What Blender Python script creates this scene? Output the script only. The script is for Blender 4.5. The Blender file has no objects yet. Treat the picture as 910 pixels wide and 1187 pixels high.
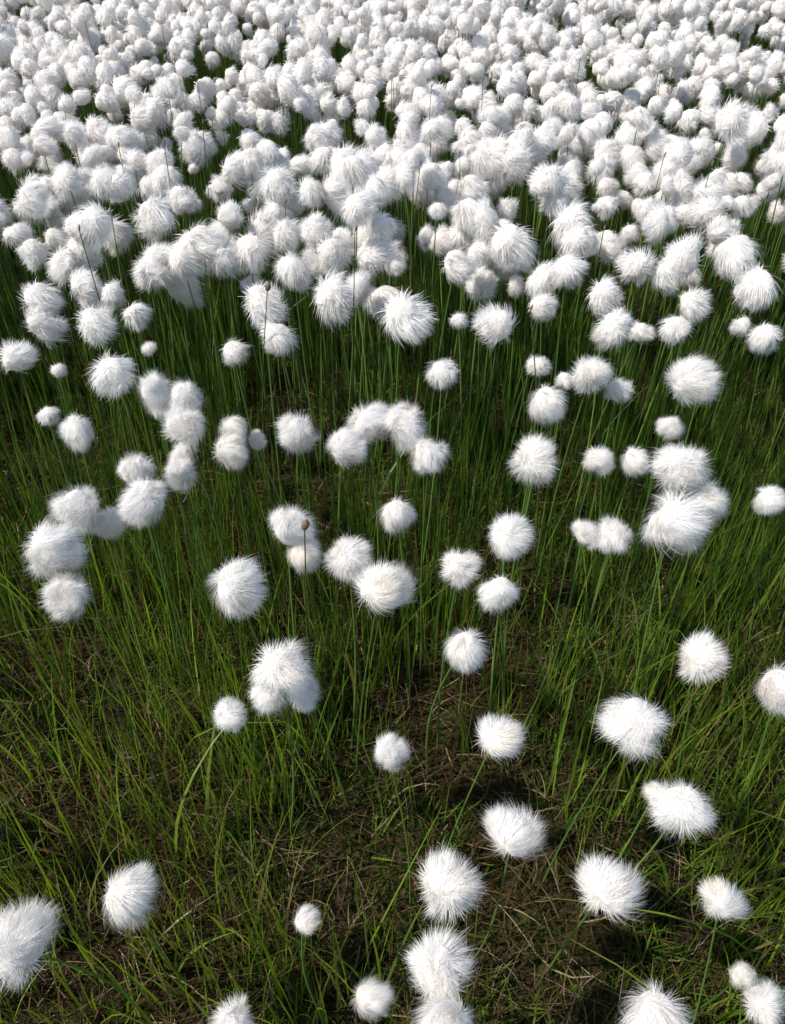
import bpy, math, numpy as np
from mathutils import Vector, noise as mnoise
rng = np.random.default_rng(7)
scene = bpy.context.scene
scene.view_settings.view_transform = 'Standard'
scene.view_settings.look = 'None'
scene.view_settings.exposure = 0

# ------------------------------------------------------------ camera
PITCH = math.radians(40.4); CZ = 0.9; FP = 931.0
cam_d = bpy.data.cameras.new("camera"); cam = bpy.data.objects.new("camera", cam_d)
scene.collection.objects.link(cam)
cam_d.sensor_fit = 'VERTICAL'; cam_d.sensor_height = 24
cam_d.lens = 12/(593.5/FP)
cam.location = (0, 0, CZ); cam.rotation_euler = (math.pi/2-PITCH, 0, 0)
cam_d.clip_start = 0.01; cam_d.clip_end = 3000
scene.camera = cam

# ------------------------------------------------------------ light
SUN_EL = math.radians(52); SUN_AZ = math.radians(-104)   # from +Y towards +X
sd = Vector((math.sin(SUN_AZ)*math.cos(SUN_EL), math.cos(SUN_AZ)*math.cos(SUN_EL), math.sin(SUN_EL)))
sun_d = bpy.data.lights.new("sun", 'SUN'); sun = bpy.data.objects.new("sun", sun_d)
scene.collection.objects.link(sun)
sun_d.energy = 5.0; sun_d.angle = math.radians(0.5); sun_d.color = (1, .94, .85)
sun.rotation_euler = sd.to_track_quat('Z', 'Y').to_euler()
w = bpy.data.worlds.new("World"); scene.world = w; w.use_nodes = True
nt = w.node_tree; bg = nt.nodes['Background']
sky = nt.nodes.new('ShaderNodeTexSky'); sky.sky_type = 'NISHITA'; sky.sun_disc = False
sky.sun_elevation = SUN_EL; sky.sun_rotation = SUN_AZ
nt.links.new(sky.outputs[0], bg.inputs[0]); bg.inputs[1].default_value = 0.15

# ------------------------------------------------------------ mesh helpers
def build(name, V, F, col=None, mat=None, smooth=False):
    V = np.asarray(V, np.float32).reshape(-1, 3); F = np.asarray(F, np.int32).reshape(-1, 4)
    me = bpy.data.meshes.new(name)
    me.vertices.add(len(V)); me.vertices.foreach_set('co', V.ravel())
    me.loops.add(len(F)*4); me.loops.foreach_set('vertex_index', F.ravel())
    me.polygons.add(len(F)); me.polygons.foreach_set('loop_start', np.arange(0, len(F)*4, 4, dtype=np.int32))
    me.polygons.foreach_set('use_smooth', np.full(len(F), smooth))
    me.update(calc_edges=True)
    if col is not None:
        a = me.color_attributes.new('col', 'FLOAT_COLOR', 'POINT')
        c = np.ones((len(V), 4), np.float32); c[:, :3] = np.asarray(col).reshape(-1, 3)
        a.data.foreach_set('color', c.ravel())
    if mat: me.materials.append(mat)
    return me

def ribbons(P, W):
    N, S, _ = P.shape
    V = np.stack([P-W, P+W], axis=2).reshape(-1, 3)
    i = np.arange(N)[:, None]*S*2; s = np.arange(S-1)[None]*2
    a = i+s
    F = np.stack([a, a+1, a+3, a+2], axis=-1).reshape(-1, 4)
    return V, F

def tubes(P, R, K=4):
    N, S, _ = P.shape
    th = np.arange(K)/K*2*np.pi
    ring = np.stack([np.cos(th), np.sin(th), 0*th], -1)
    V = P[:, :, None, :] + R[:, :, None, None]*ring[None, None]
    b = np.arange(N)[:, None, None]*S*K + np.arange(S-1)[None, :, None]*K
    k = np.arange(K)[None, None]; k2 = (k+1) % K
    F = np.stack([b+k, b+k2, b+k2+K, b+k+K], -1).reshape(-1, 4)
    return V.reshape(-1, 3), F

def merge(parts):
    Vs, Fs, Cs = [], [], []; o = 0
    for V, F, C in parts:
        Vs.append(V); Fs.append(F+o); Cs.append(C); o += len(V)
    return np.vstack(Vs), np.vstack(Fs), np.vstack(Cs)

def nrm(v): return v/np.maximum(np.linalg.norm(v, axis=-1, keepdims=True), 1e-9)

def vnoise(p, rg, freq, n=10):
    out = np.zeros(p.shape)
    for c in range(3):
        for _ in range(n):
            k = rg.normal(size=3)*freq
            out[..., c] += np.sin(p@k + rg.uniform(0, 6.28))
    return out/math.sqrt(n)

# ------------------------------------------------------------ materials
def mat_new(name):
    m = bpy.data.materials.new(name); m.use_nodes = True
    n = m.node_tree; n.nodes.clear()
    return m, n, n.nodes.new('ShaderNodeOutputMaterial')

def leafy(name, transl, rough=.45, spec=.35, tmul=(1, 1, 1), simple=False):
    m, n, out = mat_new(name)
    at = n.nodes.new('ShaderNodeAttribute'); at.attribute_name = 'col'
    src = at.outputs['Color']
    if simple:
        pr = n.nodes.new('ShaderNodeBsdfDiffuse'); n.links.new(src, pr.inputs[0])
    else:
        pr = n.nodes.new('ShaderNodeBsdfPrincipled'); pr.inputs['Roughness'].default_value = rough
        pr.inputs['Specular IOR Level'].default_value = spec
        n.links.new(src, pr.inputs['Base Color'])
    tr = n.nodes.new('ShaderNodeBsdfTranslucent')
    tm = n.nodes.new('ShaderNodeMix'); tm.data_type = 'RGBA'; tm.blend_type = 'MULTIPLY'; tm.inputs[0].default_value = 1
    n.links.new(src, tm.inputs[6]); tm.inputs[7].default_value = (*tmul, 1)
    n.links.new(tm.outputs[2], tr.inputs[0])
    mx = n.nodes.new('ShaderNodeMixShader'); mx.inputs[0].default_value = transl
    n.links.new(pr.outputs[0], mx.inputs[1]); n.links.new(tr.outputs[0], mx.inputs[2])
    n.links.new(mx.outputs[0], out.inputs[0])
    return m
M_cotton = leafy('cotton_fluff', .46, simple=True)
M_grass = leafy('green_grass', .36, .42, .45, (1.5, 1.45, .6))
M_stem = leafy('green_stem', .15, .4, .45)
M_litter = leafy('dead_grass', .2, simple=True)

m, n, out = mat_new('mossy_ground'); M_ground = m
tc = n.nodes.new('ShaderNodeTexCoord')
n1 = n.nodes.new('ShaderNodeTexNoise'); n1.inputs['Scale'].default_value = 9; n1.inputs['Detail'].default_value = 6
n2 = n.nodes.new('ShaderNodeTexNoise'); n2.inputs['Scale'].default_value = 160; n2.inputs['Detail'].default_value = 5
for q in (n1, n2): n.links.new(tc.outputs['Object'], q.inputs['Vector'])
r1 = n.nodes.new('ShaderNodeValToRGB'); e = r1.color_ramp.elements
e[0].position = .38; e[0].color = (.025, .018, .009, 1); e[1].position = .68; e[1].color = (.035, .046, .012, 1)
k = r1.color_ramp.elements.new(.52); k.color = (.034, .027, .013, 1)
r2 = n.nodes.new('ShaderNodeValToRGB'); e = r2.color_ramp.elements
e[0].position = .35; e[0].color = (.3, .3, .3, 1); e[1].position = .7; e[1].color = (1.6, 1.5, 1.3, 1)
n.links.new(n1.outputs[0], r1.inputs[0]); n.links.new(n2.outputs[0], r2.inputs[0])
mm = n.nodes.new('ShaderNodeMix'); mm.data_type = 'RGBA'; mm.blend_type = 'MULTIPLY'; mm.inputs[0].default_value = 1
n.links.new(r1.outputs[0], mm.inputs[6]); n.links.new(r2.outputs[0], mm.inputs[7])
pr = n.nodes.new('ShaderNodeBsdfPrincipled'); pr.inputs['Roughness'].default_value = .95; pr.inputs['Specular IOR Level'].default_value = .1
bp = n.nodes.new('ShaderNodeBump'); bp.inputs['Strength'].default_value = .9; bp.inputs['Distance'].default_value = .006
n.links.new(n2.outputs[0], bp.inputs['Height']); n.links.new(bp.outputs[0], pr.inputs['Normal'])
n.links.new(mm.outputs[2], pr.inputs['Base Color']); n.links.new(pr.outputs[0], out.inputs[0])

# ------------------------------------------------------------ ground
def axis(lo, hi, step, far):
    a = list(np.arange(lo, hi+step/2, step)); s = step
    while a[-1] < far: s *= 1.22; a.append(a[-1]+s)
    s = step
    while a[0] > -far: s *= 1.22; a.insert(0, a[0]-s)
    return np.array(a)
gx = axis(-1.6, 1.6, .014, 800); gy = axis(-.2, 2.2, .014, 800)
def gh(x, y):
    if abs(x) > 12 or abs(y) > 14: return 0.0
    return .022*mnoise.noise((x*3.1, y*3.1, 0)) + .012*mnoise.noise((x*11, y*11, 4)) + .008*mnoise.noise((x*31, y*31, 9))
X, Y = np.meshgrid(gx, gy)
Z = np.array([gh(a, b) for a, b in zip(X.ravel(), Y.ravel())])
V = np.stack([X.ravel(), Y.ravel(), Z], -1)
nx, ny = len(gx), len(gy)
ii = (np.arange(ny-1)[:, None]*nx + np.arange(nx-1)[None]).ravel()
F = np.stack([ii, ii+1, ii+1+nx, ii+nx], -1)
ground = bpy.data.objects.new('ground', build('ground', V, F, None, M_ground, True))
scene.collection.objects.link(ground)

# ------------------------------------------------------------ cotton head variants (unit radius ~1)
def head_mesh(name, seed, NS, S, wid, core=.60):
    rg = np.random.default_rng(seed)
    d = nrm(rg.normal(size=(NS, 3)))
    lob = vnoise(d, np.random.default_rng(seed+50), 1.9, 6)[:, 0]
    sw = vnoise(d, np.random.default_rng(seed+90), 1.9, 8)
    sw2 = vnoise(d, np.random.default_rng(seed+91), 6, 8)
    wa = rg.uniform(-.9, .9); ws = rg.uniform(.4, 1.1); wind = np.array([ws*math.cos(wa), ws*math.sin(wa), rg.uniform(-.8, .0)])
    T = sw*.95 + sw2*.38 + wind + rg.normal(size=(NS, 3))*.20
    T -= d*np.sum(T*d, -1, keepdims=True)
    Lr = (.90+.12*lob + rg.uniform(-.24, .05, NS))
    fly = rg.random(NS) < .07; Lr[fly] += rg.uniform(.03, .22, fly.sum())
    t = np.linspace(0, 1, S)[None, :, None]
    r0 = .32
    R = r0 + (Lr[:, None, None]-r0)*(t**.65)
    P = d[:, None]*R + T[:, None]*.88*(t**1.4)
    P += rg.normal(size=(NS, 1, 3))*.03*t
    # fibres lie over the ball: keep each point near its own shell radius
    rr = np.linalg.norm(P, axis=-1, keepdims=True)
    lim = rg.uniform(.04, .24, (NS, 1, 1))
    P *= np.minimum(1, (R*1.0 + lim*t)/rr)
    P += wind*.20*t
    asp = np.array([rg.uniform(.90, 1.08), rg.uniform(.90, 1.08), rg.uniform(.84, 1.16)])
    P *= asp
    tan = nrm(np.gradient(P, axis=1))
    side = nrm(nrm(np.cross(nrm(P), tan)) + rg.normal(size=(NS, 1, 3))*.25)
    prof = np.interp(np.linspace(0, 1, S), [0, .55, 1], [1, .9, .08])
    W = side*(wid*prof[None, :, None])*rg.uniform(.6, 1.3, (NS, 1, 1))
    V, F = ribbons(P, W)
    inner = np.array([.93, .86, .77]); outer = np.array([.985, .975, .96])
    bei = np.clip(vnoise(d, np.random.default_rng(seed+70), 2.2, 6)[:, 0]-.35, 0, 1)[:, None, None]*.5
    tt = np.clip((t-.1)/.35, 0, 1)
    C = inner*(1-tt) + (outer*(1-bei)+np.array([.95, .87, .77])*bei)*tt
    C = np.minimum(C*np.ones((NS, S, 3))*rg.uniform(.97, 1.01, (NS, 1, 1)), .988)
    C = np.repeat(C[:, :, None], 2, 2).reshape(-1, 3)
    nu, nv = 20, 12
    u = np.linspace(0, 2*np.pi, nu, endpoint=False); v = np.linspace(.02, np.pi-.02, nv)
    U, Vv = np.meshgrid(u, v)
    D = np.stack([np.sin(Vv)*np.cos(U), np.sin(Vv)*np.sin(U), np.cos(Vv)], -1).reshape(-1, 3)
    cn = vnoise(D, np.random.default_rng(seed+50), 1.9, 6)[:, :1]
    cn2 = vnoise(D, np.random.default_rng(seed+51), 7, 6)[:, :1]
    CP = (D*(core+.09*cn+.03*cn2) + wind*.10)*asp
    a = (np.arange(nv-1)[:, None]*nu + np.arange(nu)[None]); b = (np.arange(nv-1)[:, None]*nu + (np.arange(nu)[None]+1) % nu)
    CF = np.stack([a, a+nu, b+nu, b], -1).reshape(-1, 4) + len(V)
    V = np.vstack([V, CP]); F = np.vstack([F, CF])
    C = np.vstack([C, np.tile([.975, .95, .92], (len(CP), 1))])
    return build(name, V, F, C, M_cotton)

def lib(name, meshes):
    col = bpy.data.collections.new(name)
    for i, me in enumerate(meshes):
        o = bpy.data.objects.new(me.name, me); col.objects.link(o)
    return col
heads = [head_mesh('cotton_head_a%02d' % i, 100+i*7, 5000, 6, .0060, .64) for i in range(12)]
heads += [head_mesh('cotton_head_b%02d' % i, 200+i*7, 1300, 5, .0120, .66) for i in range(12)]
heads += [head_mesh('cotton_head_c%02d' % i, 300+i*7, 330, 4, .027, .70) for i in range(8)]
C_heads = lib('cotton_head_variants', heads)

def scatter(name, pts, rot, scl, idx, coll, parent=None):
    me = bpy.data.meshes.new(name); npt = len(pts)
    me.vertices.add(npt); me.vertices.foreach_set('co', np.asarray(pts, np.float32).ravel())
    for an, ty, dat, key in (('rot', 'FLOAT_VECTOR', rot, 'vector'), ('scl', 'FLOAT_VECTOR', scl, 'vector'), ('idx', 'INT', idx, 'value')):
        a = me.attributes.new(an, ty, 'POINT')
        a.data.foreach_set(key, np.asarray(dat, np.int32 if ty == 'INT' else np.float32).ravel())
    me.update()
    ob = bpy.data.objects.new(name, me); scene.collection.objects.link(ob)
    g = bpy.data.node_groups.new(name+'_scatter', 'GeometryNodeTree')
    g.interface.new_socket('Geometry', in_out='INPUT', socket_type='NodeSocketGeometry')
    g.interface.new_socket('Geometry', in_out='OUTPUT', socket_type='NodeSocketGeometry')
    gi = g.nodes.new('NodeGroupInput'); go = g.nodes.new('NodeGroupOutput')
    ci = g.nodes.new('GeometryNodeCollectionInfo'); ci.inputs['Collection'].default_value = coll
    ci.inputs['Separate Children'].default_value = True; ci.inputs['Reset Children'].default_value = True
    ip = g.nodes.new('GeometryNodeInstanceOnPoints'); ip.inputs['Pick Instance'].default_value = True
    def na(nm, ty):
        q = g.nodes.new('GeometryNodeInputNamedAttribute'); q.data_type = ty; q.inputs['Name'].default_value = nm
        return q.outputs['Attribute']
    er = g.nodes.new('FunctionNodeEulerToRotation')
    g.links.new(na('rot', 'FLOAT_VECTOR'), er.inputs[0])
    g.links.new(er.outputs[0], ip.inputs['Rotation'])
    g.links.new(na('scl', 'FLOAT_VECTOR'), ip.inputs['Scale'])
    g.links.new(na('idx', 'INT'), ip.inputs['Instance Index'])
    g.links.new(gi.outputs[0], ip.inputs['Points']); g.links.new(ci.outputs[0], ip.inputs['Instance'])
    g.links.new(ip.outputs[0], go.inputs[0])
    md = ob.modifiers.new('scatter', 'NODES'); md.node_group = g
    if parent: ob.parent = parent
    return ob

# ------------------------------------------------------------ flower positions
L = """20 418 42;40 290 40;45 345 50;48 378 42;110 375 48;130 432 55;157 362 38;175 405 18;68 430 18;55 480 28;90 495 38;180 455 45;215 460 42;213 492 52
270 408 34;305 352 52;322 390 42;385 340 52;415 335 36;465 366 62;527 310 44;578 378 50;532 372 22;513 430 40;598 330 22;627 323 38;657 310 48;626 357 32
633 465 48;622 425 30;686 432 50;715 452 36;714 378 45;797 440 58;784 380 40;800 353 40;790 300 50;880 327 52;886 388 40;862 378 26;777 495 32
265 520 44;270 496 36;296 510 24;345 502 48;397 518 48;427 492 48;467 490 50;498 524 44;617 532 56;692 533 38;735 533 36;790 542 68;815 582 52;777 605 72
676 617 34;712 617 46;889 578 38;155 548 44;170 577 62;210 546 38;92 590 54;127 608 38;57 638 66;80 688 54;460 592 42;333 610 52;350 640 42;403 645 52
440 685 70;271 678 66;588 620 56;532 660 48;577 685 46;538 750 52;325 775 72;350 803 44;314 802 46;264 829 40;574 856 60;450 875 44;738 838 70;811 762 54;902 795 54
788 934 68;760 918 30;593 972 64;517 1025 76;703 1033 72;835 1043 54;143 1037 66;352 1067 32;14 1098 88;507 1125 72;426 1158 46
520 1187 88;272 1185 52;762 1182 80;885 1167 50;858 1130 28;340 312 46;260 300 44;75 305 40;130 340 36;95 330 40;180 300 40;235 285 50;210 300 44
290 290 48;385 295 44;700 340 44;740 310 46;770 320 40;560 325 28;590 300 28;495 272 26;850 290 52;215 525 30;740 385 30;655 440 24;815 430 24"""
fl = np.array([[float(q) for q in s.split()] for s in L.replace('\n', ';').split(';')])
def ray(px, py):
    a = (px-455)/FP; v = (py-593.5)/FP
    return a, math.cos(PITCH)-v*math.sin(PITCH), -(math.sin(PITCH)+v*math.cos(PITCH))
H = []
for px, py, dm in fl:
    zp = np.interp(py, [280, 600, 1000, 1187], [.415, .36, .265, .235])
    de = np.interp(py, [280, 600, 1000, 1187], [44, 56, 68, 74])
    z = max(.05, zp + np.clip(dm/de-1, -.8, .4)*.09)
    a, b, c = ray(px, py); t = (z-CZ)/c
    H.append((a*t, b*t, z, dm*1.04*t/FP))
def clump(x, y, s, o): return mnoise.noise((x*s+o, y*s-o, 2.3))
YMAX = 7.5
pts = []
NCAND = 76000
for _ in range(NCAND):
    y = rng.uniform(-.6, YMAX); hw = 1.0+.60*max(y, 0)
    x = rng.uniform(-1, 1)*5.6
    if abs(x) > hw: continue
    vis = .50*abs(y)*1.12+.30
    if y < 1.16:
        if abs(x) < vis: continue
        dens = np.interp(y, [-.6, .3, .8, 1.16], [10, 30, 100, 160])
    else:
        dens = np.interp(y, [1.16, 1.6, 2.4, 10], [225, 310, 390, 400])
    c = clump(x, y, 2.6, 5)+.5*clump(x, y, 6, 11)
    dens *= np.clip(1.15+1.4*c, .15, 1.5)
    if rng.random() < dens/(NCAND/(11.2*(YMAX+.6))): pts.append((x, y))
for x, y in pts:
    zb = np.interp(y, [-.6, .4, .8, 1.2, 12], [.22, .27, .36, .415, .44])
    q = rng.random()
    dd = np.clip(rng.normal(.054, .010), .030, .076)*(.68 if q < .12 else 1)
    H.append((x, y, zb+rng.normal()*.030-(.06*rng.random() if q < .35 else 0), dd))
H = np.array(H); NH = len(H)
print('heads', NH)
meadow = bpy.data.objects.new('cottongrass_meadow', None); scene.collection.objects.link(meadow)
dist = np.hypot(H[:, 0], H[:, 1])
near = dist < 1.9
idx = np.where(dist < .9, rng.integers(0, 12, NH), np.where(dist < 1.9, rng.integers(12, 24, NH), rng.integers(24, 32, NH)))
rot = np.stack([rng.normal(0, .4, NH), rng.normal(0, .4, NH), rng.normal(0, 1.2, NH)], -1)
s = H[:, 3]/2
scl = np.stack([s*rng.uniform(.94, 1.08, NH), s*rng.uniform(.94, 1.08, NH), s*rng.uniform(.92, 1.15, NH)], -1)
scatter('fluffy_heads', H[:, :3], rot, scl, idx, C_heads, meadow)

def stems(top, rad, K, S, lean=.026, colr=None):
    N = len(top)
    base = top.copy(); base[:, :2] += np.clip(rng.normal(0, lean, (N, 2)), -.05, .05); base[:, 2] = -.01
    t = np.linspace(0, 1, S)[None, :, None]
    P = base[:, None]*(1-t) + top[:, None]*t
    bow = rng.normal(0, .008, (N, 1, 3)); bow[..., 2] = 0
    P = P + bow*np.sin(t*np.pi)
    R = rad[:, None]*np.linspace(1.25, .75, S)[None]
    V, F = tubes(P, R, K)
    c0 = np.array([.08, .16, .035]); c1 = np.array([.16, .25, .05])
    m_ = rng.random((N, 1, 1))
    C = (c0*m_+c1*(1-m_))*rng.uniform(.75, 1.2, (N, 1, 1))*np.ones((N, S, 3))
    if colr is not None: C = np.array(colr)*rng.uniform(.7, 1.3, (N, 1, 1))*np.ones((N, S, 3))
    C = np.repeat(C[:, :, None], K, 2).reshape(-1, 3)
    return V, F, C
tn = H[near][:, :3]; tf = H[~near][:, :3]
A = stems(tn, np.interp(tn[:, 1], [.4, .9], [.0011, .0013])*rng.uniform(.85, 1.15, len(tn)), 6, 8)
B = stems(tf, np.full(len(tf), .0011), 3, 3)
V, F, C = merge([A, B])
so = bpy.data.objects.new('stems', build('stems', V, F, C, M_stem, True))
scene.collection.objects.link(so); so.parent = meadow

# ------------------------------------------------------------ tall bare sedge stems
ex = [(228, 88, .50), (137, 168, .49), (190, 165, .49), (500, 100, .50), (533, 178, .47), (672, 70, .51), (310, 334, .46), (353, 610, .41), (615, 358, .46),
      (105, 110, .48), (770, 180, .47), (560, 92, .49), (330, 235, .46), (448, 130, .48), (825, 190, .48), (700, 265, .46), (740, 120, .48)]
SP = []
for px, py, z in ex:
    a, b, c = ray(px, py); t = (z-CZ)/c; SP.append((a*t, b*t, z))
for _ in range(60):
    y = rng.uniform(1.0, 6); SP.append((rng.uniform(-1, 1)*(.8+.6*y), y, rng.uniform(.42, .51)))
SP = np.array(SP)
A = stems(SP, np.full(len(SP), .0009), 5, 6, .03, (.09, .12, .03))
S2 = 6; tt = np.linspace(0, 1, S2)
big = np.where(np.arange(len(SP)) == 7, 1.6, np.where(np.arange(len(SP)) == 6, 1.5, .55))
P2 = SP[:, None] + np.array([0, 0, 1])*((tt[None, :, None]*.011-.004)*big[:, None, None]**.3); P2[..., 0] += (tt*.002)[None]
V2, F2 = tubes(P2, big[:, None]*.0026*np.sqrt(np.clip(np.sin(tt*np.pi), .02, 1))[None], 7)
C2 = np.tile([.22, .15, .09], (len(V2), 1))
V, F, C = merge([A, (V2, F2, C2)])
sg = bpy.data.objects.new('sedge_stems', build('sedge_stems', V, F, C, M_stem, True))
scene.collection.objects.link(sg)

# ------------------------------------------------------------ grass (one mesh of separate blades)
cl = []
NC = 60000; AR = 11.2*(YMAX+.6)
for _ in range(NC):
    y = rng.uniform(-.6, YMAX); x = rng.uniform(-5.6, 5.6)
    if abs(x) > 1.0+.60*max(y, 0): continue
    c = clump(x, y, 3.2, 21)+.5*clump(x, y, 9, 31)
    if y < 2.2:
        dens = np.interp(y+.2*c, [-.5, .3, .6, .85, 1.3, 2.2], [170, 280, 300, 330, 360, 320])*np.clip(1.05+1.8*c, .25, 2.0)
    else: dens = 160*np.clip(1+c, .5, 1.5)
    if rng.random() < dens/(NC/AR): cl.append((x, y, c))
cl = np.array(cl); print('clumps', len(cl))
def blades(base, h, w0, lean, bend, S, dead=.06):
    N = len(h)
    az = rng.uniform(0, 2*np.pi, N); dirv = np.stack([np.cos(az), np.sin(az), 0*az], -1)
    t = np.linspace(0, 1, S)[None, :, None]; hh = h[:, None, None]
    yk = np.interp(base[:, 1], [.4, .9], [1.1, .6])
    ln = (np.abs(rng.normal(0, 1, N)*lean)*yk)[:, None, None]; bd = (np.abs(rng.normal(0, 1, N)*bend)*yk)[:, None, None]
    P = base[:, None] + dirv[:, None]*hh*(ln*t + bd*t**2.6)
    P[..., 2] += (hh*(t - .45*bd*t**3))[..., 0]
    ang = rng.uniform(0, 6.28, N)[:, None]+rng.normal(0, .8, N)[:, None]*t[..., 0]
    side = np.stack([np.cos(ang), np.sin(ang), 0*ang], -1)
    prof = np.interp(t[0, :, 0], [0, .15, .6, 1], [.7, 1, .75, .05])
    V, F = ribbons(P, side*prof[None, :, None]*w0[:, None, None])
    g1 = np.array([.030, .085, .013]); g2 = np.array([.22, .33, .03]); br = np.array([.26, .19, .09])
    sunny = np.interp(base[:, 1], [.3, .7, 1.0], [.72, .36, .03])[:, None]  # sunlight painted into the colour: nearer blades brighter yellow-green, farther ones darker
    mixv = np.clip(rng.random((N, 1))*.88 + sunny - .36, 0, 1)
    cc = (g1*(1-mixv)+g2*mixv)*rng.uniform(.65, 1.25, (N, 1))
    isd = rng.random(N) < dead*np.interp(base[:, 1], [.5, .9], [2.0, .7])
    cc = np.where(isd[:, None], br*rng.uniform(.4, 1.0, (N, 1)), cc)
    C = cc[:, None]*np.ones((1, S, 1))
    tipy = np.clip((t-.75)/.25, 0, 1)*.4*(rng.random((N, 1, 1)) < .3)
    C = C*(1-tipy) + br*tipy
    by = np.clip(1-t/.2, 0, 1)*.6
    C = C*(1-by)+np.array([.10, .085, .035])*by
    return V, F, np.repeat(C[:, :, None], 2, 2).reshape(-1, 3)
def bl_from(c, per, spread, S, w, hr, lean, bend):
    b = np.repeat(c, per, 0); N = len(b)
    B = np.zeros((N, 3)); B[:, :2] = b[:, :2] + rng.normal(0, spread, (N, 2))
    B[:, 2] = -.02
    hs = np.interp(B[:, 1], [-.5, .3, .6, .9, 1.3, 12], [.48, .62, .75, .90, 1.0, 1.03])
    h = rng.uniform(*hr, N)*hs*np.repeat(rng.uniform(.75, 1.15, len(c)), per)
    return blades(B, h, w*rng.uniform(.5, 1.4, N), lean, bend, S)
nearc = cl[cl[:, 1] < 2.2]; farc = cl[cl[:, 1] >= 2.2]
wide = nearc[rng.random(len(nearc)) < np.interp(nearc[:, 1], [.5, 1.0], [.40, .10])]
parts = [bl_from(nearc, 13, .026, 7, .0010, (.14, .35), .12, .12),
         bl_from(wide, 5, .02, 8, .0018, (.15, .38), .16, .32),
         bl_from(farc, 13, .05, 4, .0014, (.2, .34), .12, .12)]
V, F, C = merge(parts); print('blade faces', len(F))
go_ = bpy.data.objects.new('meadow_grass', build('meadow_grass', V, F, C, M_grass, False))
scene.collection.objects.link(go_)

# ------------------------------------------------------------ dead grass litter + moss
def litter(NB, S):
    y = -.3 + 2.3*rng.random(NB)**1.25; x = rng.uniform(-1, 1, NB)*(.9+.5*np.maximum(y, 0))
    c = np.stack([x, y, np.array([gh(a, b) for a, b in zip(x, y)])+rng.uniform(.002, .024, NB)], -1)
    az = rng.uniform(0, 6.28, NB); Ln = rng.uniform(.02, .11, NB)
    t = np.linspace(-.5, .5, S)[None, :, None]
    cur = rng.normal(0, 5, NB)
    ang = az[:, None] + cur[:, None]*Ln[:, None]*t[..., 0]*2.2
    st = np.stack([np.cos(ang), np.sin(ang), rng.normal(0, .25, (NB, 1))+0*ang], -1)*(Ln/S)[:, None, None]
    P = c[:, None] + np.cumsum(st, 1) - .5*np.sum(st, 1, keepdims=True)
    side = nrm(np.stack([-np.sin(ang), np.cos(ang), rng.normal(0, .7, (NB, 1))+0*ang], -1))
    prof = np.interp(t[0, :, 0], [-.5, 0, .5], [.6, 1, .1])
    V, F = ribbons(P, side*prof[None, :, None]*rng.uniform(.0003, .0009, (NB, 1, 1)))
    pal = np.array([[.16, .11, .06], [.09, .055, .03], [.30, .23, .14], [.05, .034, .02], [.08, .08, .025], [.12, .07, .035]])
    C = pal[rng.integers(0, 6, NB)]*rng.uniform(.5, 1.1, (NB, 1))
    return V, F, np.repeat(C, S*2, 0)
def moss(NB, S=3):
    y = -.3 + 2.3*rng.random(NB)**1.2; x = rng.uniform(-1, 1, NB)*(.9+.5*np.maximum(y, 0))
    b = np.stack([x, y, np.array([gh(a, q) for a, q in zip(x, y)])-.002], -1)
    pn = np.array([clump(a, q, 7, 3) for a, q in zip(x, y)])
    d = nrm(np.stack([rng.normal(0, .6, NB), rng.normal(0, .6, NB), np.ones(NB)], -1))
    t = np.linspace(0, 1, S)[None, :, None]
    ln = rng.uniform(.008, .035, NB)*np.where(pn > .0, 1.8, .9)
    P = b[:, None]+d[:, None]*t*ln[:, None, None]
    side = nrm(np.cross(d, rng.normal(size=(NB, 3))))
    V, F = ribbons(P, side[:, None]*np.array([.5, 1, .1])[None, :, None]*rng.uniform(.0006, .0013, (NB, 1, 1)))
    pg = np.array([[.06, .12, .016], [.10, .16, .018], [.04, .065, .010]]); pb = np.array([[.06, .055, .016], [.08, .05, .02], [.04, .045, .012]])
    k = rng.integers(0, 3, NB)
    C = np.where((pn + rng.normal(0, .12, NB) > -.03)[:, None], pg[k], pb[k])*rng.uniform(.6, 1.3, (NB, 1))
    return V, F, np.repeat(C, S*2, 0)
V, F, C = merge([litter(48000, 5), moss(120000)])
lo = bpy.data.objects.new('dead_grass_and_moss', build('dead_grass_and_moss', V, F, C, M_litter))
scene.collection.objects.link(lo)
